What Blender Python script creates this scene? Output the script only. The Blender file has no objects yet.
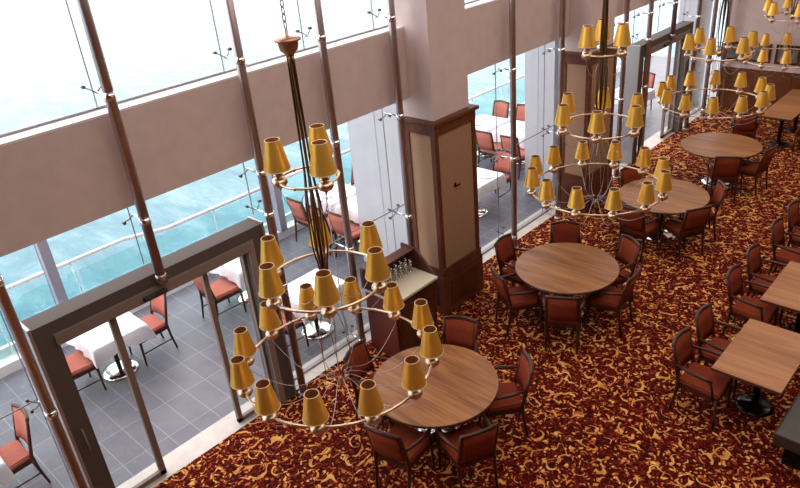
import bpy, bmesh, math, random
from mathutils import Vector, Matrix
PI = math.pi
S = bpy.context.scene
COL = S.collection
random.seed(7)

# ---------------------------------------------------------------- camera
W_, P_, R_ = 0.792, 0.483, -0.096
cam_d = bpy.data.cameras.new('camera')
cam = bpy.data.objects.new('camera', cam_d); COL.objects.link(cam)
fw = Vector((-math.sin(W_)*math.cos(P_), math.cos(W_)*math.cos(P_), -math.sin(P_)))
rt = fw.cross(Vector((0, 0, 1))).normalized(); up = rt.cross(fw)
r2 = rt*math.cos(R_) + up*math.sin(R_); u2 = -rt*math.sin(R_) + up*math.cos(R_)
M = Matrix((r2, u2, -fw)).transposed().to_4x4(); M.translation = Vector((6.134, 0, 5.72))
cam.matrix_world = M
cam_d.sensor_fit = 'HORIZONTAL'; cam_d.sensor_width = 36; cam_d.lens = 690.587*36/800
cam_d.clip_start = .05; cam_d.clip_end = 2000
S.camera = cam

# ---------------------------------------------------------------- world, lights, exposure
world = bpy.data.worlds.new('world'); S.world = world; world.use_nodes = True
bg = world.node_tree.nodes['Background']
bg.inputs[0].default_value = (1.0, 0.965, 0.985, 1); bg.inputs[1].default_value = 3.4
def area(name, loc, size, power, color, rot=(0, 0, 0)):
    l = bpy.data.lights.new(name, 'AREA'); l.shape = 'RECTANGLE'; l.size, l.size_y = size
    l.energy = power; l.color = color
    o = bpy.data.objects.new(name, l); COL.objects.link(o); o.location = loc; o.rotation_euler = rot
    return o
area('ceiling_light_panel', (5.0, 4.0, 7.5), (5.0, 8.0), 300, (1.0, .87, .78))
area('ceiling_light_panel', (5.0, 13.0, 7.5), (5.0, 8.0), 300, (1.0, .87, .78))
S.view_settings.view_transform = 'Standard'; S.view_settings.look = 'None'
S.view_settings.exposure = 0.0; S.view_settings.gamma = 1.0; S.view_settings.use_curve_mapping = False

# ---------------------------------------------------------------- materials
def mat(name, col=(.5, .5, .5), rough=.5, metal=0, spec=.5, **kw):
    m = bpy.data.materials.new(name); m.use_nodes = True
    b = m.node_tree.nodes['Principled BSDF']
    b.inputs['Base Color'].default_value = (*col, 1); b.inputs['Roughness'].default_value = rough
    b.inputs['Metallic'].default_value = metal; b.inputs['Specular IOR Level'].default_value = spec
    for k, v in kw.items(): b.inputs[k.replace('_', ' ')].default_value = v
    return m
class NT:
    def __init__(s, m): s.m = m; s.t = m.node_tree; s.b = s.t.nodes['Principled BSDF']
    def n(s, typ, ins=None, **at):
        nd = s.t.nodes.new(typ)
        for k, v in at.items(): setattr(nd, k, v)
        for k, v in (ins or {}).items():
            if hasattr(v, 'is_output'): s.t.links.new(v, nd.inputs[k])
            else: nd.inputs[k].default_value = v
        return nd
    def link(s, a, b): s.t.links.new(a, b)
    def coord(s, scale=(1, 1, 1), rot=(0, 0, 0), space='Object'):
        c = s.n('ShaderNodeTexCoord'); mp = s.n('ShaderNodeMapping', {'Scale': scale, 'Rotation': rot})
        s.link(c.outputs[space], mp.inputs['Vector']); return mp.outputs[0]
    def ramp(s, fac, stops, interp='LINEAR'):
        r = s.n('ShaderNodeValToRGB'); cr = r.color_ramp; cr.interpolation = interp
        while len(cr.elements) < len(stops): cr.elements.new(.5)
        for e, (p, c) in zip(cr.elements, stops): e.position = p; e.color = (*c, 1) if len(c) == 3 else c
        s.link(fac, r.inputs[0]); return r.outputs[0]
    def math(s, op, a, b=0.0, clamp=False):
        nd = s.n('ShaderNodeMath', operation=op, use_clamp=clamp)
        for i, v in enumerate((a, b)):
            if hasattr(v, 'is_output'): s.link(v, nd.inputs[i])
            else: nd.inputs[i].default_value = v
        return nd.outputs[0]
    def mix(s, f, a, b):
        nd = s.n('ShaderNodeMix', data_type='RGBA')
        for i, v in ((0, f), (6, a), (7, b)):
            if hasattr(v, 'is_output'): s.link(v, nd.inputs[i])
            else: nd.inputs[i].default_value = v if i == 0 else (*v, 1)
        return nd.outputs[2]
def soft(name, c1, c2, scale, rough=.8, spec=.3, bump=0):
    m = mat(name, c1, rough, 0, spec); t = NT(m)
    nz = t.n('ShaderNodeTexNoise', {'Vector': t.coord(), 'Scale': scale, 'Detail': 5.0})
    t.link(t.ramp(nz.outputs[0], [(.35, c1), (.65, c2)]), t.b.inputs['Base Color'])
    if bump:
        bp = t.n('ShaderNodeBump', {'Strength': bump, 'Height': nz.outputs[0]}); t.link(bp.outputs[0], t.b.inputs['Normal'])
    return m
def wood(name, c1, c2, c3, rough=.35, ang=0, sx=3, sy=30, spec=.3):
    m = mat(name, c1, rough, 0, spec); t = NT(m)
    nz = t.n('ShaderNodeTexNoise', {'Vector': t.coord((sx, sy, sx), (0, 0, ang)), 'Scale': 1.0, 'Detail': 4.0, 'Distortion': .3})
    n2 = t.n('ShaderNodeTexNoise', {'Vector': t.coord((.6, sy*.2, .6), (0, 0, ang)), 'Scale': 1.0, 'Detail': 2.0})
    f = t.math('ADD', t.math('MULTIPLY', nz.outputs[0], .5), t.math('MULTIPLY', n2.outputs[0], .5))
    t.link(t.ramp(f, [(.36, c1), (.5, c2), (.64, c3)]), t.b.inputs['Base Color'])
    return m
m_plaster = soft('pinkish plaster', (.62, .50, .485), (.67, .54, .52), 6, .9, .2)
m_white = mat('white paint', (.75, .74, .75), .6)
m_ceil = mat('ceiling paint', (.30, .25, .22), .8)
m_ledge = mat('pale ledge stone', (.78, .76, .76), .5)
m_steel = mat('brushed steel', (.50, .42, .42), .4, 1.0)
m_bright = mat('polished steel', (.78, .76, .76), .15, 1.0)
m_dark = mat('dark rubber', (.03, .03, .035), .5)
m_seal = mat('grey sealant', (.30, .28, .30), .6)
m_portal = mat('dark bronze aluminium', (.11, .088, .08), .7, 0, .15)
m_portal2 = mat('taupe aluminium', (.24, .18, .16), .6, 0, .2)
m_jambedge = mat('light anodised edge', (.42, .39, .38), .35, .6)
m_grey = soft('pale grey cladding', (.50, .50, .54), (.53, .53, .57), 3, .7)
m_lilac = mat('lilac grey paint', (.30, .29, .36), .6)
m_mahog = wood('mahogany', (.055, .014, .008), (.085, .024, .012), (.12, .036, .018), .35, 0, 20, 20)
m_mahog_s = wood('mahogany light', (.085, .024, .010), (.12, .035, .015), (.155, .050, .021), .42, 0, 14, 14)
m_wains = wood('wainscot mahogany', (.13, .040, .014), (.18, .060, .022), (.23, .08, .03), .42, 0, 14, 14)
m_panel = soft('tan panel', (.33, .195, .12), (.37, .22, .14), 30, .7)
m_top = [wood('walnut tabletop %d' % i, (.15, .050, .014), (.255, .098, .030), (.37, .160, .055), .36, a, 2.2, 34) for i, a in enumerate((.95, .92, .95, .8))]
m_top_rect = wood('walnut tabletop long grain', (.25, .095, .034), (.34, .142, .056), (.42, .19, .083), .42, PI/2, 2.0, 34)
m_edge = wood('walnut edge', (.06, .022, .012), (.08, .03, .016), (.10, .04, .02), .4)
m_chairwood = wood('dark chair wood', (.035, .010, .006), (.055, .017, .010), (.08, .026, .015), .3, 0, 20, 20)
m_rust = soft('rust upholstery', (.20, .034, .014), (.24, .043, .018), 40, .8, .1)
m_coral = soft('coral upholstery', (.43, .14, .105), (.48, .16, .12), 40, .8, .1)
m_cloth = soft('white tablecloth', (.78, .77, .82), (.84, .83, .87), 8, .8)
m_china = mat('white china', (.85, .85, .86), .2)
m_blackmetal = mat('black metal', (.018, .015, .015), .14, .6)
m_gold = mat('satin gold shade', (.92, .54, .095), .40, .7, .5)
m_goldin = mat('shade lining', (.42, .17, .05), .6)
m_goldrim = mat('shade rim trim', (.80, .62, .36), .4)
m_brass = mat('brass', (.70, .45, .22), .24, 1.0)
m_brasspale = mat('pale brass', (.86, .66, .46), .34, 1.0)
m_brassdark = mat('antique brass', (.20, .125, .055), .32, 1.0)
m_pad = mat('grey pad metal', (.16, .14, .15), .4, .6)
m_copper = mat('copper', (.45, .25, .15), .4, .8)
m_cream = mat('cream laminate', (.62, .53, .40), .4)
m_bench = soft('charcoal leather', (.030, .024, .017), (.042, .034, .025), 12, .45, .5, .1)
m_tin = mat('foil grey', (.3, .3, .32), .6)
m_goldsheer = m_gold

# shade fabric: light satin sheen
t = NT(m_gold); c = t.coord(space='Object')
# carpet
m_carpet = mat('carpet', (.1, .01, .01), .95, 0, .1); t = NT(m_carpet)
co = t.coord()
wz = t.n('ShaderNodeTexNoise', {'Vector': co, 'Scale': 3.2, 'Detail': 2.0})
wv = t.n('ShaderNodeVectorMath', {0: wz.outputs['Color'], 1: (.5, .5, .5)}, operation='SUBTRACT')
ws = t.n('ShaderNodeVectorMath', {0: wv.outputs[0], 'Scale': .34}, operation='SCALE')
wp = t.n('ShaderNodeVectorMath', {0: co, 1: ws.outputs[0]}, operation='ADD').outputs[0]
v1 = t.n('ShaderNodeTexVoronoi', {'Vector': wp, 'Scale': 4.4, 'Randomness': .9}, voronoi_dimensions='2D')
d1 = v1.outputs['Distance']
ringd = t.math('ABSOLUTE', t.math('SUBTRACT', d1, .34))
n1 = t.n('ShaderNodeTexNoise', {'Vector': wp, 'Scale': 6.5, 'Detail': 1.0})
scroll = t.math('GREATER_THAN', t.math('MULTIPLY', t.math('SUBTRACT', n1.outputs[0], .46), .36), ringd)
w2 = t.n('ShaderNodeTexNoise', {'Vector': co, 'Scale': 8.0, 'Detail': 2.0})
w2s = t.n('ShaderNodeVectorMath', {0: w2.outputs['Color'], 'Scale': .20}, operation='SCALE')
wq = t.n('ShaderNodeVectorMath', {0: co, 1: w2s.outputs[0]}, operation='ADD').outputs[0]
v2 = t.n('ShaderNodeTexVoronoi', {'Vector': wq, 'Scale': 17.0, 'Randomness': 1.0}, voronoi_dimensions='2D')
n2 = t.n('ShaderNodeTexNoise', {'Vector': co, 'Scale': 9.0, 'Detail': 2.0})
petal = t.math('LESS_THAN', v2.outputs['Distance'], t.math('MULTIPLY', t.math('SUBTRACT', n2.outputs[0], .25), 1.0))
core = t.math('LESS_THAN', v2.outputs['Distance'], t.math('MULTIPLY', t.math('SUBTRACT', n2.outputs[0], .40), 1.35))
n3 = t.n('ShaderNodeTexNoise', {'Vector': wq, 'Scale': 30.0, 'Detail': 2.0})
n4 = t.n('ShaderNodeTexNoise', {'Vector': co, 'Scale': 5.0, 'Detail': 2.0})
base = t.ramp(n3.outputs[0], [(.40, (.024, .0012, .0012)), (.52, (.075, .0045, .002)), (.64, (.17, .013, .005))])
vr = t.n('ShaderNodeSeparateColor', {0: v2.outputs['Color']}).outputs[0]
petcol = t.ramp(vr, [(.0, (.20, .018, .006)), (.35, (.34, .060, .013)), (.6, (.40, .105, .028)), (1.0, (.52, .19, .055))])
corecol = t.ramp(vr, [(.0, (.32, .06, .014)), (.4, (.58, .22, .055)), (1.0, (.80, .46, .16))])
scrcol = t.ramp(n4.outputs[0], [(.38, (.50, .19, .042)), (.55, (.68, .33, .09)), (.7, (.78, .44, .15))])
c1 = t.mix(petal, base, petcol)
c1 = t.mix(core, c1, corecol)
c2 = t.mix(scroll, c1, scrcol)
t.link(c2, t.b.inputs['Base Color'])
# terrace tiles
m_tile = mat('slate tile', (.14, .14, .16), .42, 0, .4); t = NT(m_tile)
br = t.n('ShaderNodeTexBrick', {'Vector': t.coord(), 'Color1': (.105, .10, .125, 1), 'Color2': (.13, .125, .15, 1), 'Mortar': (.25, .24, .26, 1),
         'Scale': 1.0, 'Mortar Size': .006, 'Brick Width': .6, 'Row Height': .3, 'Bias': 0.0}, offset=0.0)
nz = t.n('ShaderNodeTexNoise', {'Vector': t.coord(), 'Scale': 2.5, 'Detail': 6.0})
t.link(t.mix(.25, br.outputs[0], t.ramp(nz.outputs[0], [(.3, (.06, .06, .075)), (.7, (.20, .20, .23))])), t.b.inputs['Base Color'])
# threshold stone
m_stone = soft('threshold stone', (.50, .45, .41), (.58, .53, .48), 5, .5)
# sea
m_sea = mat('sea water', (.1, .25, .3), .18, 0, .5); t = NT(m_sea); t.b.inputs['IOR'].default_value = 1.33
nz = t.n('ShaderNodeTexNoise', {'Vector': t.coord((.5, 1.2, 1), (0, 0, .5)), 'Scale': .55, 'Detail': 8.0, 'Roughness': .65, 'Distortion': .6})
t.link(t.ramp(nz.outputs[0], [(.35, (.03, .125, .165)), (.5, (.055, .17, .21)), (.66, (.14, .25, .285))]), t.b.inputs['Base Color'])
bp = t.n('ShaderNodeBump', {'Strength': .25, 'Distance': .3, 'Height': nz.outputs[0]}); t.link(bp.outputs[0], t.b.inputs['Normal'])
# glass
def glass(name, tint, gl=.06, tr=1.0):
    m = bpy.data.materials.new(name); m.use_nodes = True; nt = m.node_tree; nt.nodes.clear()
    o = nt.nodes.new('ShaderNodeOutputMaterial'); mx = nt.nodes.new('ShaderNodeMixShader')
    tb = nt.nodes.new('ShaderNodeBsdfTransparent'); gb = nt.nodes.new('ShaderNodeBsdfGlossy')
    tb.inputs[0].default_value = (*tint, 1); gb.inputs['Roughness'].default_value = .02
    mx.inputs[0].default_value = gl
    nt.links.new(tb.outputs[0], mx.inputs[1]); nt.links.new(gb.outputs[0], mx.inputs[2]); nt.links.new(mx.outputs[0], o.inputs[0])
    return m
m_glass = glass('clear glass', (.97, .99, .99), .03)
m_rail = glass('cyan balustrade glass', (.88, .99, .99), .05)
m_gob = glass('goblet glass', (.85, .88, .9), .4)

# ---------------------------------------------------------------- mesh helpers
def nbm(): return bmesh.new()
def box(bm, x0, x1, y0, y1, z0, z1, mi=0, bev=0):
    vs = [bm.verts.new((x, y, z)) for x in (x0, x1) for y in (y0, y1) for z in (z0, z1)]
    idx = ((0, 1, 3, 2), (4, 6, 7, 5), (0, 4, 5, 1), (2, 3, 7, 6), (0, 2, 6, 4), (1, 5, 7, 3))
    fs = [bm.faces.new([vs[i] for i in f]) for f in idx]
    for f in fs: f.material_index = mi
    if bev:
        es = list({e for f in fs for e in f.edges})
        r = bmesh.ops.bevel(bm, geom=es, offset=bev, segments=2, affect='EDGES', profile=.6)
        for f in r['faces']: f.material_index = mi
    return vs
def prism(bm, pts, z0, z1, axis='z', mi=0):
    def P(a, b, c): return (a, b, c) if axis == 'z' else ((a, c, b) if axis == 'y' else (c, a, b))
    lo = [bm.verts.new(P(a, b, z0)) for a, b in pts]; hi = [bm.verts.new(P(a, b, z1)) for a, b in pts]
    n = len(pts)
    fs = [bm.faces.new(lo), bm.faces.new(hi)] + [bm.faces.new((lo[i], lo[(i+1) % n], hi[(i+1) % n], hi[i])) for i in range(n)]
    for f in fs: f.material_index = mi
def lathe(bm, prof, n=16, cen=(0, 0, 0), mi=0, smooth=True, cap=False):
    rings = []
    for r, z in prof:
        if r < 1e-5: rings.append([bm.verts.new((cen[0], cen[1], cen[2]+z))])
        else: rings.append([bm.verts.new((cen[0]+r*math.cos(2*PI*i/n), cen[1]+r*math.sin(2*PI*i/n), cen[2]+z)) for i in range(n)])
    for a, b in zip(rings, rings[1:]):
        for i in range(n):
            j = (i+1) % n
            if len(a) == 1 and len(b) == 1: continue
            q = [a[0], b[i], b[j]] if len(a) == 1 else ([a[i], a[j], b[0]] if len(b) == 1 else [a[i], a[j], b[j], b[i]])
            f = bm.faces.new(q); f.material_index = mi; f.smooth = smooth
def tube(bm, pts, r, n=8, mi=0, closed=False, caps=True):
    pts = [Vector(p) for p in pts]; N = len(pts); rings = []
    rr = r if isinstance(r, (list, tuple)) else [r]*N
    nrm = None
    for i, p in enumerate(pts):
        a = pts[(i-1) % N] if (closed or i > 0) else p; b = pts[(i+1) % N] if (closed or i < N-1) else p
        d = (b-a).normalized()
        if nrm is None:
            h = Vector((0, 0, 1)) if abs(d.z) < .9 else Vector((1, 0, 0)); nrm = d.cross(h).normalized()
        else:
            nrm = (nrm - d*nrm.dot(d)).normalized()
        bn = d.cross(nrm)
        rings.append([bm.verts.new(p + nrm*rr[i]*math.cos(2*PI*k/n) + bn*rr[i]*math.sin(2*PI*k/n)) for k in range(n)])
    m = N if closed else N-1
    for i in range(m):
        a, b = rings[i], rings[(i+1) % N]
        for k in range(n):
            f = bm.faces.new((a[k], a[(k+1) % n], b[(k+1) % n], b[k])); f.smooth = True; f.material_index = mi
    if caps and not closed:
        for rg in (rings[0], rings[-1]):
            f = bm.faces.new(rg); f.material_index = mi
def ball(bm, c, r, mi=0, n=10):
    lathe(bm, [(r*math.sin(PI*i/8), -r*math.cos(PI*i/8)) for i in range(9)], n, c, mi)
def obj(name, bm, mats, parent=None, loc=None, smooth=False):
    bmesh.ops.recalc_face_normals(bm, faces=bm.faces)
    me = bpy.data.meshes.new(name); bm.to_mesh(me); bm.free()
    for m in (mats if isinstance(mats, (list, tuple)) else [mats]): me.materials.append(m)
    o = bpy.data.objects.new(name, me); COL.objects.link(o)
    if parent: o.parent = parent
    if loc: o.location = loc
    return o
def empty(name, loc=(0, 0, 0), rz=0):
    o = bpy.data.objects.new(name, None); COL.objects.link(o); o.location = loc; o.rotation_euler = (0, 0, rz)
    o.empty_display_size = .1
    return o
def tag(o, label, cat, group=None, kind=None):
    o['label'] = label; o['category'] = cat
    if group: o['group'] = group
    elif 'group' in o: del o['group']
    if kind: o['kind'] = kind
    return o
def struct(name, bm, m, label=None, parent=None):
    o = obj(name, bm, m, parent)
    if parent is None:
        o['kind'] = 'structure'
        if label: o['label'] = label
    return o
def copy_tree(o, parent=None):
    c = o.copy(); COL.objects.link(c)
    if parent: c.parent = parent
    for ch in list(o.children): copy_tree(ch, c)
    return c
class Proto:                       # the first placement uses the prototype itself, later ones copy it
    def __init__(s, make): s.make = make; s.o = None
    def put(s, loc, rz, label, cat, group):
        if s.o is None: s.o = s.make(); r = s.o
        else: r = copy_tree(s.o)
        r.location = loc; r.rotation_euler = (0, 0, rz); tag(r, label, cat, group); return r

# ---------------------------------------------------------------- room shell
YB = 17.8
b = nbm(); box(b, 0, 12, -3, YB, -.2, 0); struct('floor', b, m_carpet, 'red carpet with gold scrolls')
b = nbm(); box(b, 0, 12, -3, YB, 7.6, 7.8); struct('ceiling', b, m_ceil)
b = nbm(); box(b, 0, 12.1, YB, YB+.2, 0, 7.6); struct('wall_back', b, m_plaster)
b = nbm(); box(b, 12, 12.2, -3, YB, 0, 7.6); struct('wall_right', b, m_mahog_s)
b = nbm(); box(b, -.2, 12.2, -3.2, -3, 0, 7.6); struct('wall_front', b, m_mahog_s)
b = nbm(); box(b, -.34, 0, -3, YB, -.2, .0); struct('door_sill', b, m_stone)['label'] = 'pale stone strip between carpet and terrace tiles'
b = nbm(); box(b, -.17, 0.0, -3, YB, 3.19, 4.08); struct('wall_left', b, m_plaster)
b = nbm(); box(b, -.30, 0.0, -3, YB, 4.08, 4.10); struct('trim_1', b, m_ledge)

# posts: y, lowest z
POSTS = [(1.18, 0), (2.55, 2.40), (3.94, 0), (5.03, 0), (6.16, 0), (8.67, 0), (10.06, 0), (12.28, 0), (13.28, 0), (14.40, 2.38), (15.67, 0), (16.62, 0), (17.5, 0)]
names = ['at the near jamb of the open sliding doors', 'standing on the middle of the open door frame', 'at the far jamb of the open sliding doors',
 'behind the hanging chandelier, before the service cabinet', 'against the near side of the wood-clad pillar', 'alone in the glazing between the two pillars',
 'against the near side of the second pillar', 'beyond the second pillar', 'at the near jamb of the distant glass door', 'standing on the middle of the distant door frame',
 'at the far jamb of the distant glass door', 'second from the back wall', 'closest to the back wall']
DOORS = [(1.29, 3.85), (13.08, 15.58)]
def indoor(y): return any(a-.1 < y < c+.1 for a, c in DOORS)
for i, (y, z0) in enumerate(POSTS):
    root = empty('steel_post', (.12, y, z0))
    tag(root, 'tall steel glazing post ' + names[i], 'post', 'steel posts along the window wall')
    b = nbm(); tube(b, [(0, 0, 0), (0, 0, 7.58-z0)], .048, 14)
    obj('post', b, m_steel, root)
    if z0 > 0:
        b = nbm(); lathe(b, [(.0, -.03), (.058, -.03), (.058, .05), (.046, .06)], 14); box(b, -.07, 0, -.03, .03, -.025, .03)
        obj('base_bracket', b, m_steel, root)
    else:
        b = nbm(); lathe(b, [(.07, .0), (.07, .015), (.05, .03), (.045, .03)], 16); obj('base_plate', b, m_steel, root)
    lv = [4.27, 5.9]
    if z0 == 0: lv = [1.62, 3.05] + lv
    else: lv = [3.05] + lv
    if indoor(y): lv = [2.55] + lv if z0 == 0 else lv
    elif z0 == 0: lv = [.2] + lv
    for z in lv:
        b = nbm(); lathe(b, [(.043, -.035), (.054, -.035), (.054, .035), (.043, .035)], 14, (0, 0, z-z0))
        inner = z in (3.05,) or z < 3
        xe = -.285
        tube(b, [(-.04, 0, z-z0), (xe, 0, z-z0)], .011, 8)
        ball(b, (.050, 0, z-z0), .010)
        f = obj('spider_fitting', b, m_bright, root)
        for sy in (-1, 1):
            for sz in ((-1, 1) if z == 1.62 else ((-1,) if z == 3.05 else (1,))):
                p = nbm(); q = (xe, sy*.09, z-z0+sz*.065)
                tube(p, [(xe+.045, 0, z-z0), (xe+.035, sy*.05, z-z0+sz*.036), (xe-.02, q[1], q[2]), (xe+.02, q[1], q[2])][:3], [.006, .006, .006], 6)
                tube(p, [(xe-.02, q[1], q[2]), (xe+.02, q[1], q[2])], .016, 10)
                obj('glass_pad', p, m_pad, f)

# glazing: one window per bay
GX = -.205
ys = [-3.0] + [p[0] for p in POSTS] + [YB]
k = 0
for i in range(len(ys)-1):
    a, c = ys[i]+.006, ys[i+1]-.006
    k += 1
    b = nbm(); s_ = nbm()
    door = any(a > d0-.3 and c < d1+.3 for d0, d1 in DOORS)
    if door: box(b, GX-.006, GX+.006, a, c, 2.47, 4.06)
    else:
        box(b, GX-.006, GX+.006, a, c, .02, 1.615); box(b, GX-.006, GX+.006, a, c, 1.625, 4.06)
        box(s_, GX-.007, GX+.007, a, c, 1.615, 1.625)
        box(s_, GX-.03, GX+.03, a, c, .0, .03)
    box(b, GX-.006, GX+.006, a, c, 4.12, 7.6)
    box(s_, GX-.012, GX+.012, a, c, 4.10, 4.12)
    box(s_, GX-.007, GX+.007, c+.002, c+.010, 2.47 if door else .02, 7.6)
    w = struct('window_%d' % k, b, m_glass)
    obj('joint_seal', s_, m_seal, w)

# sliding door portals
def portal(idx, y0, y1, label):
    b = nbm()
    box(b, -.19, .06, y0, y1, 2.33, 2.46)
    d = struct('door_%d' % idx, b, m_portal, label)
    for (a, c) in ((y0, y0+.19), (y1-.22, y1)):
        j = nbm(); box(j, -.19, .06, a, c, 0, 2.33); obj('door_jamb', j, m_portal, d)
    e = nbm()
    box(e, -.20, .063, y0-.03, y0, 0, 2.475); box(e, -.20, .063, y1, y1+.025, 0, 2.475)
    box(e, .06, .066, y1-.235, y1-.15, 0, 2.33)
    obj('edge_trim', e, m_jambedge, d)
    o = nbm(); box(o, -.12, .085, y0+.16, y1-.2, 2.21, 2.33, bev=.006); op = obj('door_operator', o, m_portal2, d)
    q = nbm(); ym = (y0+y1)/2 - .12; box(q, .085, .125, ym-.13, ym+.13, 2.235, 2.285, bev=.015); obj('motion_sensor', q, m_dark, op)
    for n_, (a, c, s0, s1) in enumerate(((y0+.12, y0+.78, .05, .07), (y1-.78, y1-.2, .06, .05))):
        l = nbm()
        box(l, -.11, -.06, a, a+s0, .02, 2.21); box(l, -.11, -.06, c-s1, c, .02, 2.21)
        box(l, -.11, -.06, a, c, .02, .08); box(l, -.11, -.06, a, c, 2.16, 2.21)
        lf = obj('door_leaf', l, m_portal2, d)
        g = nbm(); box(g, -.09, -.08, a+s0, c-s1, .08, 2.16); obj('glass_pane', g, m_glass, lf)
    h = nbm(); tube(h, [(.06, y0+.09, 1.0), (.10, y0+.09, 1.0), (.10, y0+.09, 1.25), (.06, y0+.09, 1.25)], .009, 8); obj('door_handle', h, m_portal2, d)
    return d
portal(1, *DOORS[0], 'open glass sliding doors in a dark bronze frame next to the terrace')
portal(2, *DOORS[1], 'distant glass sliding doors in a dark bronze frame')

# pillars
def pillar(y0, y1, ext):
    b = nbm(); box(b, -.17, .40, y0+.06, y1-.06, 2.9, 7.6); box(b, -.17, .40, y0+.06, y1-.06, 0, 2.9)
    p = struct('wall_pillar', b, m_plaster)
    f = nbm()
    X = .45; w = .07
    # cap, base, corner stiles, rails
    box(f, -.1, X+.05, y0-.04, y1+.04, 2.88, 2.93, bev=.008)
    box(f, -.1, X+.01, y0-.005, y1+.005, 2.74, 2.88)
    for z0, z1 in ((.62, .74),): box(f, -.1, X+.02, y0-.015, y1+.015, z0, z1)
    box(f, -.1, X+.03, y0-.03, y1+.03, 0, .62)
    for (xa, xb) in ((X-w, X+.004),):
        box(f, xa, xb, y0-.004, y0+w, .74, 2.74); box(f, xa, xb, y1-w, y1+.004, .74, 2.74)
    box(f, -.1, 0.0, y0-.004, y1+.004, .74, 2.74)
    obj('wood_cladding', f, m_mahog_s, p)
    g = nbm(); box(g, 0.0, X-.012, y0+.012, y1-.012, .74, 2.74)
    obj('tan_panel', g, m_panel, p)
    h = nbm(); box(h, X+.03, X+.04, y0+.12, y1-.12, .12, .52, bev=.006); box(h, .08, X-.08, y0-.04, y0-.03, .12, .52, bev=.006); obj('base_panel', h, m_mahog, p)
    return p
pa = pillar(6.42, 7.28, None); pb = pillar(10.42, 11.34, None)
h = nbm(); tube(h, [(.44, 6.80, 1.93), (.48, 6.80, 1.93), (.48, 6.86, 1.93)], .012, 6); box(h, .435, .445, 6.78, 6.82, 1.90, 1.96); obj('coat_hook', h, m_blackmetal, pa)

# back wall: wainscot, sill and picture frames
b = nbm(); box(b, .0, 12, YB-.04, YB, 0, 1.0)
for i in range(14):
    xx = .1 + i*.85; box(b, xx, xx+.7, YB-.052, YB-.04, .18, .86, bev=.008)
struct('trim_2', b, m_wains, 'wood wainscot on the back wall')
b = nbm(); box(b, .0, 12, YB-.09, YB, 1.0, 1.08); struct('trim_3', b, m_plaster)
for xa, xb, lb in ((.08, 1.10, 'wide dark wood frame on the back wall, next to the window corner'), (1.2, 2.22, 'wide dark wood frame on the back wall, beside its twin, away from windows')):
    r = empty('picture_frame', ((xa+xb)/2, YB-.005, 1.16)); tag(r, lb, 'picture frame', 'frames on the back wall')
    h = (xb-xa)/2; f = nbm()
    box(f, -h, h, -.04, 0, 0, .05); box(f, -h, h, -.04, 0, .39, .44); box(f, -h, -h+.05, -.04, 0, .05, .39); box(f, h-.05, h, -.04, 0, .05, .39)
    box(f, -.03, .03, -.04, 0, .05, .39)
    obj('frame', f, m_mahog, r)
    g = nbm(); box(g, -h+.05, h-.05, -.02, -.012, .05, .39); obj('picture', g, soft('grey print', (.10, .10, .09), (.28, .27, .25), 7, .4), r)

# ---------------------------------------------------------------- terrace and sea
TX = -3.62
b = nbm(); box(b, TX-.3, -.34, -4, 22, -.25, -.004); struct('terrace_floor', b, m_tile)
b = nbm(); box(b, TX-.3, TX, -4, 22, 0, .16); box(b, TX-.3, TX-.22, -4, 22, .16, .30, bev=.01); struct('parapet_wall', b, m_ledge)
b = nbm(); box(b, -900, -6, -300, 900, -6.2, -6.0); struct('sea', b, m_sea)
# balustrade
r = empty('glass_balustrade', (TX-.15, 0, .16)); tag(r, 'glass balustrade with a white handrail along the edge of the sea terrace', 'balustrade')
rl = nbm(); path = [(-.25, -3, .9), (-.25, 3.9, .9), (.0, 4.5, .9), (0, 20, .9)]
tube(rl, path, .035, 8); obj('handrail', rl, m_white, r)
pn = nbm(); yy = -3.0
while yy < 20:
    xo = -.02
    box(pn, xo-.006, xo+.006, yy+.02, yy+1.18, .0, .84); yy += 1.2
obj('glass_panel', pn, m_rail, r)
for i in range(20):
    q = nbm(); y = -3+1.2*i; tube(q, [(0, y, 0), (0 if y > 4.3 else -.25, y, .88)], .012, 6); obj('rail_post', q, m_white, r)
# outside pale columns
for (x0, x1, y0, y1, lb) in ((-1.72, -.35, 6.85, 7.5, 'beside the wood-clad pillar'), (-.97, -.35, 10.62, 11.3, 'beside the second pillar'), (-.86, -.35, 17.0, 17.7, 'at the back wall corner')):
    b = nbm(); box(b, x0, x1, y0, y1, 0, 3.6); xm = x0+(x1-x0)*.45; box(b, xm-.008, xm+.008, y0-.006, y0, 0, 3.6)
    struct('outer_wall_column', b, m_grey, 'pale grey column outside the glass, ' + lb)
for i, (x, y, lb) in enumerate(((TX-.05, 2.62, 'seen above the open doors'), (TX-.02, 6.62, 'seen behind the big chandelier'))):
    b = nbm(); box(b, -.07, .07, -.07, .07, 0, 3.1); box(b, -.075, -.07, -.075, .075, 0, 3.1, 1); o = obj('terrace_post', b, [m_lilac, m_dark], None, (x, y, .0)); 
    o.location.z = .16; tag(o, 'lilac-grey square post at the terrace edge, ' + lb, 'post', 'terrace edge posts')
b = nbm(); box(b, TX-.1, -.3, 17.75, 17.95, 3.35, 3.5); struct('terrace_beam_wall', b, m_grey)

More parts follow.
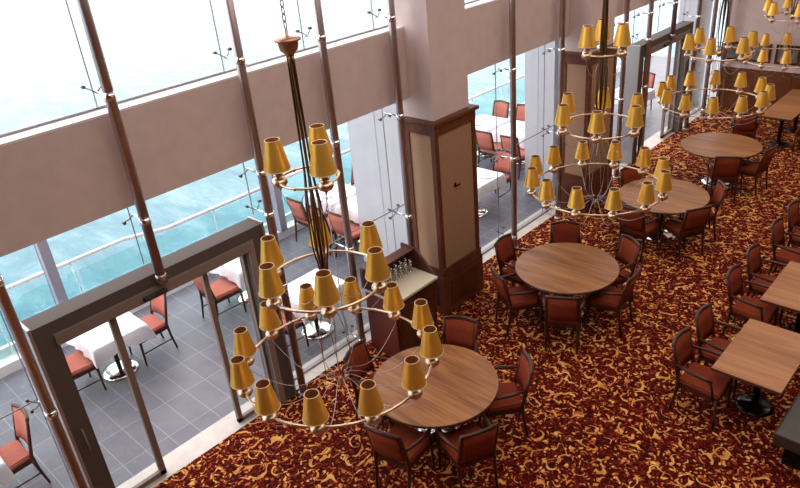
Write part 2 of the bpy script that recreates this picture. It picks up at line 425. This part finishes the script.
# ---------------------------------------------------------------- chandeliers
CUP = [(0, -.085), (.005, -.08), (.010, -.062), (.026, -.050), (.052, -.036), (.066, -.014), (.066, .006), (.052, .026), (.030, .036), (.024, .042), (.040, .050), (.042, .060), (.028, .070), (.018, .078), (.018, .13), (0, .13)]
def make_lamp(parent, loc, ang, idx):
    b = nbm(); lathe(b, CUP, 16); lamp = obj('lamp_holder', b, m_brasspale, parent, loc)
    s_ = nbm(); zb, zt, rb, rtp = .105, .345, .107, .060
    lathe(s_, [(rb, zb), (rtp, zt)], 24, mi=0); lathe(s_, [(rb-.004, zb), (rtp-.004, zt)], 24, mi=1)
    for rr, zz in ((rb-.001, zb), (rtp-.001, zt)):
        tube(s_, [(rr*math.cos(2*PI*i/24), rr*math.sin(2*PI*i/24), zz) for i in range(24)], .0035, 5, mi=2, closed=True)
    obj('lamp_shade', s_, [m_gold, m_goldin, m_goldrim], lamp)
    return lamp
SP = [(-.25, .03), (0, .15), (.3, .14), (.7, .06), (.87, .03), (.97, .032), (1.2, .062), (1.5, .062), (1.95, .032), (2.8, .022)]
def lerp(T, z):
    if z <= T[0][0]: return T[0][1]
    for (a, b), (c, d) in zip(T, T[1:]):
        if z <= c: u = (z-a)/(c-a); u = u*u*(3-2*u); return b+(d-b)*u
    return T[-1][1]
def make_chandelier(x, y, dz, ph, label):
    root = empty('chandelier', (x, y, 1.877+dz)); tag(root, label, 'chandelier', 'three-tier brass chandeliers')
    Z = (0, .871, 1.819); RR = (.868, .506, .237); N = (12, 6, 3)
    b = nbm(); low = nbm(); tube(b, [(0, 0, .85), (0, 0, 2.80)], .012, 8)
    for i in range(6):
        a0 = i*PI/3
        pts = []
        for j in range(41):
            u = j/40; z = 2.80 - u*3.05
            rad = lerp(SP, z)
            a = a0 + 1.6*u
            pts.append((rad*math.cos(a), rad*math.sin(a), z))
        k_ = max(j for j, p in enumerate(pts) if p[2] > .84)
        tube(b, pts[:k_+1], .0085, 6); tube(low, pts[k_:], .0035, 5)
    obj('stem', b, m_brassdark, root); obj('lower_wire_cage', low, m_steel, root)
    b = nbm()
    lathe(b, [(0, 2.78), (.03, 2.78), (.04, 2.80), (.065, 2.82), (.075, 2.86), (.075, 2.88), (.098, 2.89), (.098, 2.905), (.03, 2.915), (.012, 2.92), (.012, 2.96), (0, 2.97)], 24)
    obj('top_cup', b, m_copper, root)
    for zz, r in ((.87, .06), (-.25, .022)):
        b = nbm(); lathe(b, [(0, -.07), (r*.4, -.05), (r, -.015), (r, .015), (r*.5, .045), (r*.3, .07), (0, .07)], 14, (0, 0, zz))
        obj('hub', b, m_brass, root)
    b = nbm()
    top = 7.6-(1.877+dz); z = 2.97; kk = 0
    while z < top-.02:
        pts = []
        for j in range(10):
            a = 2*PI*j/10; u = .014*math.cos(a); v = .032*math.sin(a)+.028
            pts.append((u, 0, z+v) if kk % 2 == 0 else (0, u, z+v))
        tube(b, pts, .0042, 5, closed=True); z += .05; kk += 1
    obj('hanging_chain', b, m_brassdark, root)
    b = nbm(); lathe(b, [(0, top), (.09, top), (.07, top-.04), (.02, top-.06), (0, top-.06)], 20); obj('ceiling_rose', b, m_brass, root)
    for t_ in range(3):
        b = nbm(); n = 64
        tube(b, [(RR[t_]*math.cos(2*PI*i/n), RR[t_]*math.sin(2*PI*i/n), Z[t_]) for i in range(n)], .0115, 8, closed=True)
        for i in range(N[t_]):
            a = ph[t_] + (i+.5)*2*PI/N[t_]
            ball(b, (RR[t_]*math.cos(a), RR[t_]*math.sin(a), Z[t_]), .017, n=8)
        obj('ring', b, m_brasspale, root)
        for i in range(N[t_]):
            a = ph[t_] + i*2*PI/N[t_]
            p = Vector((RR[t_]*math.cos(a), RR[t_]*math.sin(a), Z[t_]))
            make_lamp(root, p, a, i)
            w = nbm(); drop = (.24, .24, .22)[t_]
            e = .05; pts = []
            for j in range(13):
                u = j/12
                rad = RR[t_]*(1-u) + e*u
                zz = Z[t_] - .11 - drop*math.sin(PI*min(1, u*1.15)/1.15*.92) + .10*u
                pts.append((rad*math.cos(a), rad*math.sin(a), zz))
            tube(w, [(p.x, p.y, p.z-.07)] + pts[0:], .003, 5)
            obj('scroll_wire', w, m_steel, root)
    return root
make_chandelier(2.0, 3.14, 0, (4.823-0, 1.423+PI/3*0, .901+PI), 'large three-tier brass chandelier with gold shades hanging before the open sliding doors')
make_chandelier(1.97, 7.94, -.06, (.213, .941, .053), 'three-tier brass chandelier over the round table by the wood-clad pillar')
make_chandelier(1.80, 12.40, -.12, (.345, .578, 1.88), 'three-tier brass chandelier between the second pillar and the distant door')
make_chandelier(1.70, 16.72, -.30, (.285, -.024, .6), 'three-tier brass chandelier hanging closest to the back wall frames')

# ---------------------------------------------------------------- chairs
def make_chair(fab, arms=True, h=.92):
    def mk():
        root = empty('dining_chair')
        b = nbm(); prism(b, [(-.21, -.20), (.25, -.245), (.25, .245), (-.21, .20)], .415, .475)
        bmesh.ops.bevel(b, geom=b.edges[:], offset=.014, segments=2, affect='EDGES'); obj('seat', b, fab, root)
        b = nbm()
        prism(b, [(-.21, -.205), (.245, -.235), (.245, .235), (-.21, .205)], .365, .415); obj('seat_frame', b, m_chairwood, root)
        # curved raked back
        def bx_(v, z): return -.20 - .045*(1-(v/.23)**2) - .10*(z-.45)/.45
        b = nbm(); n = 8; z0, z1 = .52, h-.045
        g = {}
        for i in range(n+1):
            v = -.185 + .37*i/n
            for j, z in enumerate((z0, .62, .74, z1)):
                for s_ in (0, 1): g[i, j, s_] = b.verts.new((bx_(v, z) + (.018 if s_ else -.016), v, z))
        for i in range(n):
            for j in range(3):
                for s_ in (0, 1): b.faces.new((g[i, j, s_], g[i+1, j, s_], g[i+1, j+1, s_], g[i, j+1, s_])).smooth = True
            for j in (0, 3): b.faces.new((g[i, j, 0], g[i+1, j, 0], g[i+1, j, 1], g[i, j, 1]))
        for i in (0, n):
            for j in range(3): b.faces.new((g[i, j, 0], g[i, j+1, 0], g[i, j+1, 1], g[i, j, 1]))
        obj('backrest', b, fab, root)
        b = nbm()
        tube(b, [(bx_(v, h-.03) - .002, v, h-.03+.018*(1-(v/.21)**2)) for v in [-.215+.43*i/10 for i in range(11)]], .021, 8)
        obj('top_rail', b, m_chairwood, root)
        b = nbm(); tube(b, [(bx_(v, .51), v, .51) for v in [-.2+.4*i/6 for i in range(7)]], .014, 6)
        obj('lower_rail', b, m_chairwood, root)
        for sy in (-1, 1):
            b = nbm(); v = .205*sy
            tube(b, [(-.27, v*.97, 0), (-.225, v, .25), (bx_(v, .45), v, .45), (bx_(v, .68), v, .68), (bx_(v, h-.02), v, h-.02)], [.014, .018, .021, .020, .017], 8); obj('leg', b, m_chairwood, root)
            b = nbm(); tube(b, [(.235, .225*sy, 0), (.225, .215*sy, .40)], [.013, .021], 8); obj('leg', b, m_chairwood, root)
            if arms:
                b = nbm(); tube(b, [(.19, .235*sy, .40), (.17, .25*sy, .55), (.14, .255*sy, .635)], .015, 6)
                tube(b, [(bx_(v, .66)+.01, .21*sy, .665), (-.08, .25*sy, .66), (.08, .262*sy, .65), (.17, .255*sy, .635)], [.016, .02, .022, .019], 8)
                obj('armrest', b, m_chairwood, root)
            else:
                b = nbm(); tube(b, [(-.245, .2*sy, .18), (.225, .215*sy, .18)], .010, 6); obj('stretcher', b, m_chairwood, root)
        return root
    return mk
chairP = Proto(make_chair(m_rust)); outP = Proto(make_chair(m_coral, False, .93))

# round tables
def round_table(x, y, mi, label, rad=.715):
    r = empty('round_table', (x, y, 0)); tag(r, label, 'table', 'round walnut dining tables')
    b = nbm(); lathe(b, [(0, .715), (rad-.02, .715), (rad, .722), (rad, .742), (rad-.006, .75)], 64, mi=1, smooth=False); lathe(b, [(rad-.006, .75), (0, .75)], 64, mi=0, smooth=False)
    obj('tabletop', b, [m_top[mi], m_edge], r)
    b = nbm(); lathe(b, [(.045, .03), (.045, .69), (.16, .70), (.16, .715), (0, .715)], 20); obj('pedestal', b, m_blackmetal, r)
    b = nbm(); lathe(b, [(.27, 0), (.27, .012), (.20, .028), (.06, .045), (.045, .06), (0, .06)], 32); obj('base', b, m_bright, r)
    return r
RT = [((1.96, 4.45), 0, 'beside the service cabinet under the large chandelier'), ((1.82, 7.48), 1, 'in front of the wood-clad pillar'),
      ((1.89, 10.41), 2, 'between the second pillar and the room'), ((1.81, 13.08), 3, 'opposite the distant glass door')]
tn = ['table by the cabinet', 'table by the nearer pillar', 'table by the second pillar', 'table by the distant door']
for (c, mi, l) in RT: round_table(c[0], c[1], mi, 'round walnut dining table with pedestal, ' + l)
CH = {0: [(-79, 'under the chandelier rim'), (-24, 'back toward the open carpet'), (46, 'seen sideways on the carpet side'),
          (112, 'toward the next table'), (-166, 'on the doors side')],
      1: [(-177, 'on the window side'), (-120, 'by the pillar base'), (-62, 'back squarely to viewer'), (6, 'on the open carpet side'), (62, 'back toward the next table'), (122, 'under the second chandelier')],
      2: [(-93, 'on the near window side'), (-33, 'on the near carpet side'), (33, 'on the carpet side, facing the windows'), (150, 'on the far window side')],
      3: [(-63, 'back squarely to viewer'), (-8, 'seen sideways on the carpet side')]}
for k_, lst in CH.items():
    c = RT[k_][0]
    for a, l in lst:
        d = {(1, 6): .64, (2, -33): .62, (2, 33): .58, (2, 150): .62, (3, -63): .72, (3, -8): .62}.get((k_, a), .735); a = math.radians(a)
        chairP.put((c[0]+d*math.cos(a), c[1]+d*math.sin(a), 0), a+PI, 'armchair at the round %s, %s' % (tn[k_], l), 'chair', 'rust armchairs at the round tables')

# rectangular tables
def rect_table(x0, x1, y0, y1, label):
    cx, cy = (x0+x1)/2, (y0+y1)/2
    r = empty('rectangular_table', (cx, cy, 0)); tag(r, label, 'table', 'rectangular walnut tables')
    hx, hy = (x1-x0)/2, (y1-y0)/2
    b = nbm(); box(b, -hx, hx, -hy, hy, .715, .745, 1); box(b, -hx+.002, hx-.002, -hy+.002, hy-.002, .745, .75, 0); obj('tabletop', b, [m_top_rect, m_edge], r)
    n = 1 if hy < 1 else 2
    for i in range(n):
        yo = 0 if n == 1 else (-.5+i)*hy
        b = nbm(); lathe(b, [(.04, .03), (.04, .69), (.14, .70), (.14, .715), (0, .715)], 18, (0, yo, 0)); obj('pedestal', b, m_blackmetal, r)
        b = nbm(); lathe(b, [(.21, 0), (.21, .012), (.17, .026), (.06, .045), (.045, .06), (0, .06)], 32, (0, yo, 0)); obj('base', b, m_blackmetal, r)
    return r
rect_table(4.22, 4.93, 6.45, 7.62, 'light walnut rectangular table beside the charcoal bench end')
rect_table(4.17, 4.90, 8.10, 9.27, 'light walnut rectangular table, middle one of the row by the frame edge')
rect_table(4.17, 4.90, 9.78, 10.95, 'light walnut rectangular table, barely in view, last one of the row')
rect_table(1.82, 2.45, 15.1, 17.3, 'long wooden table under the frames at the back wall')
for (x, y, l) in ((4.12, 6.60, 'closest to the viewer'), (4.12, 7.22, 'second from the viewer'), (4.06, 8.34, 'third from the viewer'), (4.06, 9.03, 'fourth from the viewer'), (4.06, 10.00, 'fifth from the viewer'), (4.06, 10.71, 'last of the row')):
    chairP.put((x, y, 0), 0, 'rust armchair in the row along the rectangular tables, ' + l, 'chair', 'rust armchairs along the rectangular tables')
chairP.put((2.75, 15.55, 0), PI, 'rust armchair on the room side of the long wooden table by the back wall', 'chair', 'rust armchairs along the rectangular tables')
chairP.put((1.62, 14.95, 0), PI/2+.3, 'rust armchair at the head of the long wooden table by the back wall', 'chair', 'rust armchairs along the rectangular tables')

# bench
r = empty('bench', (5.35, 8.6, 0)); tag(r, 'charcoal leather bench along the rectangular tables', 'bench')
b = nbm(); box(b, -.36, .36, -2.42, 2.4, .30, .45, bev=.02); obj('seat_cushion', b, m_bench, r)
b = nbm(); box(b, -.26, .30, -2.3, 2.35, 0, .30); obj('plinth', b, m_blackmetal, r)

# service cabinet
r = empty('service_cabinet', (.08, 5.18, 0)); tag(r, 'mahogany service cabinet with cream worktop standing by the pillar', 'cabinet')
b = nbm(); box(b, 0.06, .60, 0, .80, 0, .92); obj('body', b, mat('cabinet mahogany', (.13, .022, .013), .45), r)
b = nbm(); box(b, .06, .66, -.01, .80, .92, .955, bev=.004); obj('worktop', b, m_cream, r)
for i in range(2):
    b = nbm(); box(b, .60, .618, .02+i*.385, .39+i*.385, .08, .88, bev=.004); d = obj('door', b, m_mahog, r)
    b = nbm(); tube(b, [(.625, .35+i*.10, .62), (.645, .35+i*.10, .62), (.645, .35+i*.10, .74), (.625, .35+i*.10, .74)], .006, 6); obj('handle', b, m_brass, d)
b = nbm(); box(b, .06, .085, 0, .80, .955, 1.24); obj('back_panel', b, m_mahog, r)
for y in (0, .80):
    b = nbm(); prism(b, [(.0, .70 if y else .955), (.60, .70 if y else .955), (.60, .95), (.26, 1.27), (.0, 1.27)], y, y+.035, 'y'); obj('hutch_side', b, m_mahog, r)
b = nbm(); box(b, .085, .24, .03, .80, 1.225, 1.25); obj('shelf', b, m_mahog, r)
def make_glass():
    b = nbm(); lathe(b, [(0, 0), (.03, 0), (.03, .004), (.005, .01), (.005, .07), (.026, .09), (.033, .13), (.028, .165), (.026, .165), (.031, .13), (.02, .09), (0, .08)], 12)
    return obj('wine_glass', b, m_gob)
g0 = None
for i in range(7):
    for j in range(2):
        g = make_glass() if g0 is None else g0.copy()
        if g0 is None: g0 = g
        else: COL.objects.link(g)
        g.location = (.08+.17+.085*j, 5.18+.10+i*.10, .955)
        tag(g, 'stemmed wine glass in the rows on the cream worktop under the cabinet shelf', 'wine glass', 'wine glasses on the service cabinet')

# ---------------------------------------------------------------- terrace furniture
def cloth_table(x, y, w, d, label, rz=0):
    r = empty('terrace_table', (x, y, 0), rz); tag(r, label + ', beneath its cloth', 'table', 'terrace tables')
    b = nbm(); box(b, -w/2+.01, w/2-.01, -d/2+.01, d/2-.01, .71, .735); obj('tabletop', b, m_mahog, r)
    b = nbm(); lathe(b, [(.03, .03), (.03, .71), (0, .71)], 12); obj('pedestal', b, m_blackmetal, r)
    b = nbm(); lathe(b, [(.25, 0), (.25, .015), (.18, .03), (.03, .045), (0, .045)], 24); obj('base', b, m_bright, r)
    # cloth
    b = nbm(); n = 11; per = []
    def edge(a, c):
        for i in range(n): per.append((a[0]+(c[0]-a[0])*i/n, a[1]+(c[1]-a[1])*i/n))
    A = [(-w/2, -d/2), (w/2, -d/2), (w/2, d/2), (-w/2, d/2)]
    for i in range(4): edge(A[i], A[(i+1) % 4])
    rings = []
    for lev, (off, z) in enumerate(((0, .742), (.012, .72), (.025, .62), (.035, .53))):
        rg = []
        for i, (px, py) in enumerate(per):
            wv = .022*math.sin(i*2.1+x*3)*lev/3; L = math.hypot(px, py)
            corner = (i % n == 0)
            k2 = 1 + (off+wv+(.05*lev/3 if corner else 0))/L
            rg.append(b.verts.new((px*k2, py*k2, z - (.03*lev/3 if corner else .03*lev/3*math.cos(i*2*PI/n)))))
        rings.append(rg)
    b.faces.new(rings[0])
    for p, q in zip(rings, rings[1:]):
        for i in range(len(p)): b.faces.new((p[i], p[(i+1) % len(p)], q[(i+1) % len(q)], q[i])).smooth = True
    c = obj('tablecloth', b, m_cloth, None, (x, y, 0)); c.rotation_euler = (0, 0, rz)
    tag(c, 'white cloth draped over the ' + label, 'tablecloth', 'white tablecloths on the terrace')
    return r
def plate(x, y, l):
    b = nbm(); lathe(b, [(0, .004), (.08, .004), (.13, .018), (.133, .016), (.08, 0), (0, 0)], 24); o = obj('dinner_plate', b, m_china, None, (x, y, .745))
    tag(o, 'white dinner plate on the ' + l, 'plate', 'plates on the terrace tables')
TT = [(-2.38, 2.68, .84, .74, 'terrace table seen through the open doors'), (-2.42, 5.0, .80, .74, 'terrace table seen past the open door\'s far leaf'),
      (-3.08, 7.5, .74, .76, 'terrace table at the railing behind the large chandelier'), (-2.2, 7.5, .74, .76, 'terrace table joined to the railing table, nearer the glass'),
      (-.82, 5.0, .66, .8, 'small terrace table just outside the cabinet window'), (-1.30, 9.42, .80, .80, 'terrace table outside the single post between the pillars'),
      (-3.05, 12.1, .8, .84, 'terrace table by the railing beyond the second pale column'), (-2.1, 12.1, .8, .84, 'terrace table joined to the railing one beyond the pale column'),
      (-1.3, 15.6, .8, .9, 'terrace table outside the distant door'), (-1.22, .38, .84, .8, 'terrace table at the lower corner of the glass')]
for x, y, w, d, l in TT: cloth_table(x, y, w, d, l)
for i, (dx, dy) in {0: (-.22, .12), 2: (.05, -.2), 3: (.1, .15), 5: (.2, .1), 6: (0, -.2), 7: (.1, 0)}.items(): plate(TT[i][0]+dx, TT[i][1]+dy, TT[i][4])
OC = [(-2.35, 2.10, 90, 'nearer side of the table seen through the open doors'), (-2.38, 3.20, -90, 'farther side of the table seen through the open doors'),
      (-2.35, 4.42, 90, 'by the table past the far door leaf'),
      (-3.12, 6.93, 90, 'near side of the joined railing tables, railing end'), (-2.58, 6.93, 90, 'near side of the joined railing tables, middle'), (-2.05, 6.95, 90, 'near side of the joined railing tables, glass end'),
      (-3.3, 8.12, -90, 'far side of the joined railing tables, railing end'), (-2.75, 8.12, -90, 'far side of the joined railing tables, middle'), (-2.2, 8.12, -90, 'far side of the joined railing tables, glass end'),
      (-.85, 4.42, 90, 'at the small table outside the cabinet window'), (-1.3, 10.1, -90, 'behind the table outside the single post'),
      (-2.35, 11.45, 90, 'near side of the farther joined tables, middle'), (-1.7, 11.45, 90, 'near side of the farther joined tables, glass end'),
      (-3.25, 12.75, -90, 'far side of the farther joined tables, railing end'), (-2.6, 12.75, -90, 'far side of the farther joined tables, middle'), (-3.2, 11.45, 90, 'near side of the farther joined tables, railing end'),
      (-1.4, 16.4, -90, 'outside the distant door, beyond its table'), (-2.2, 15.6, 0, 'outside the distant door, on the railing side'), (-1.25, .86, -90, 'at the lower corner table outside the glass')]
for x, y, a, l in OC: outP.put((x, y, 0), math.radians(a), 'coral terrace chair ' + l, 'chair', 'coral terrace chairs')
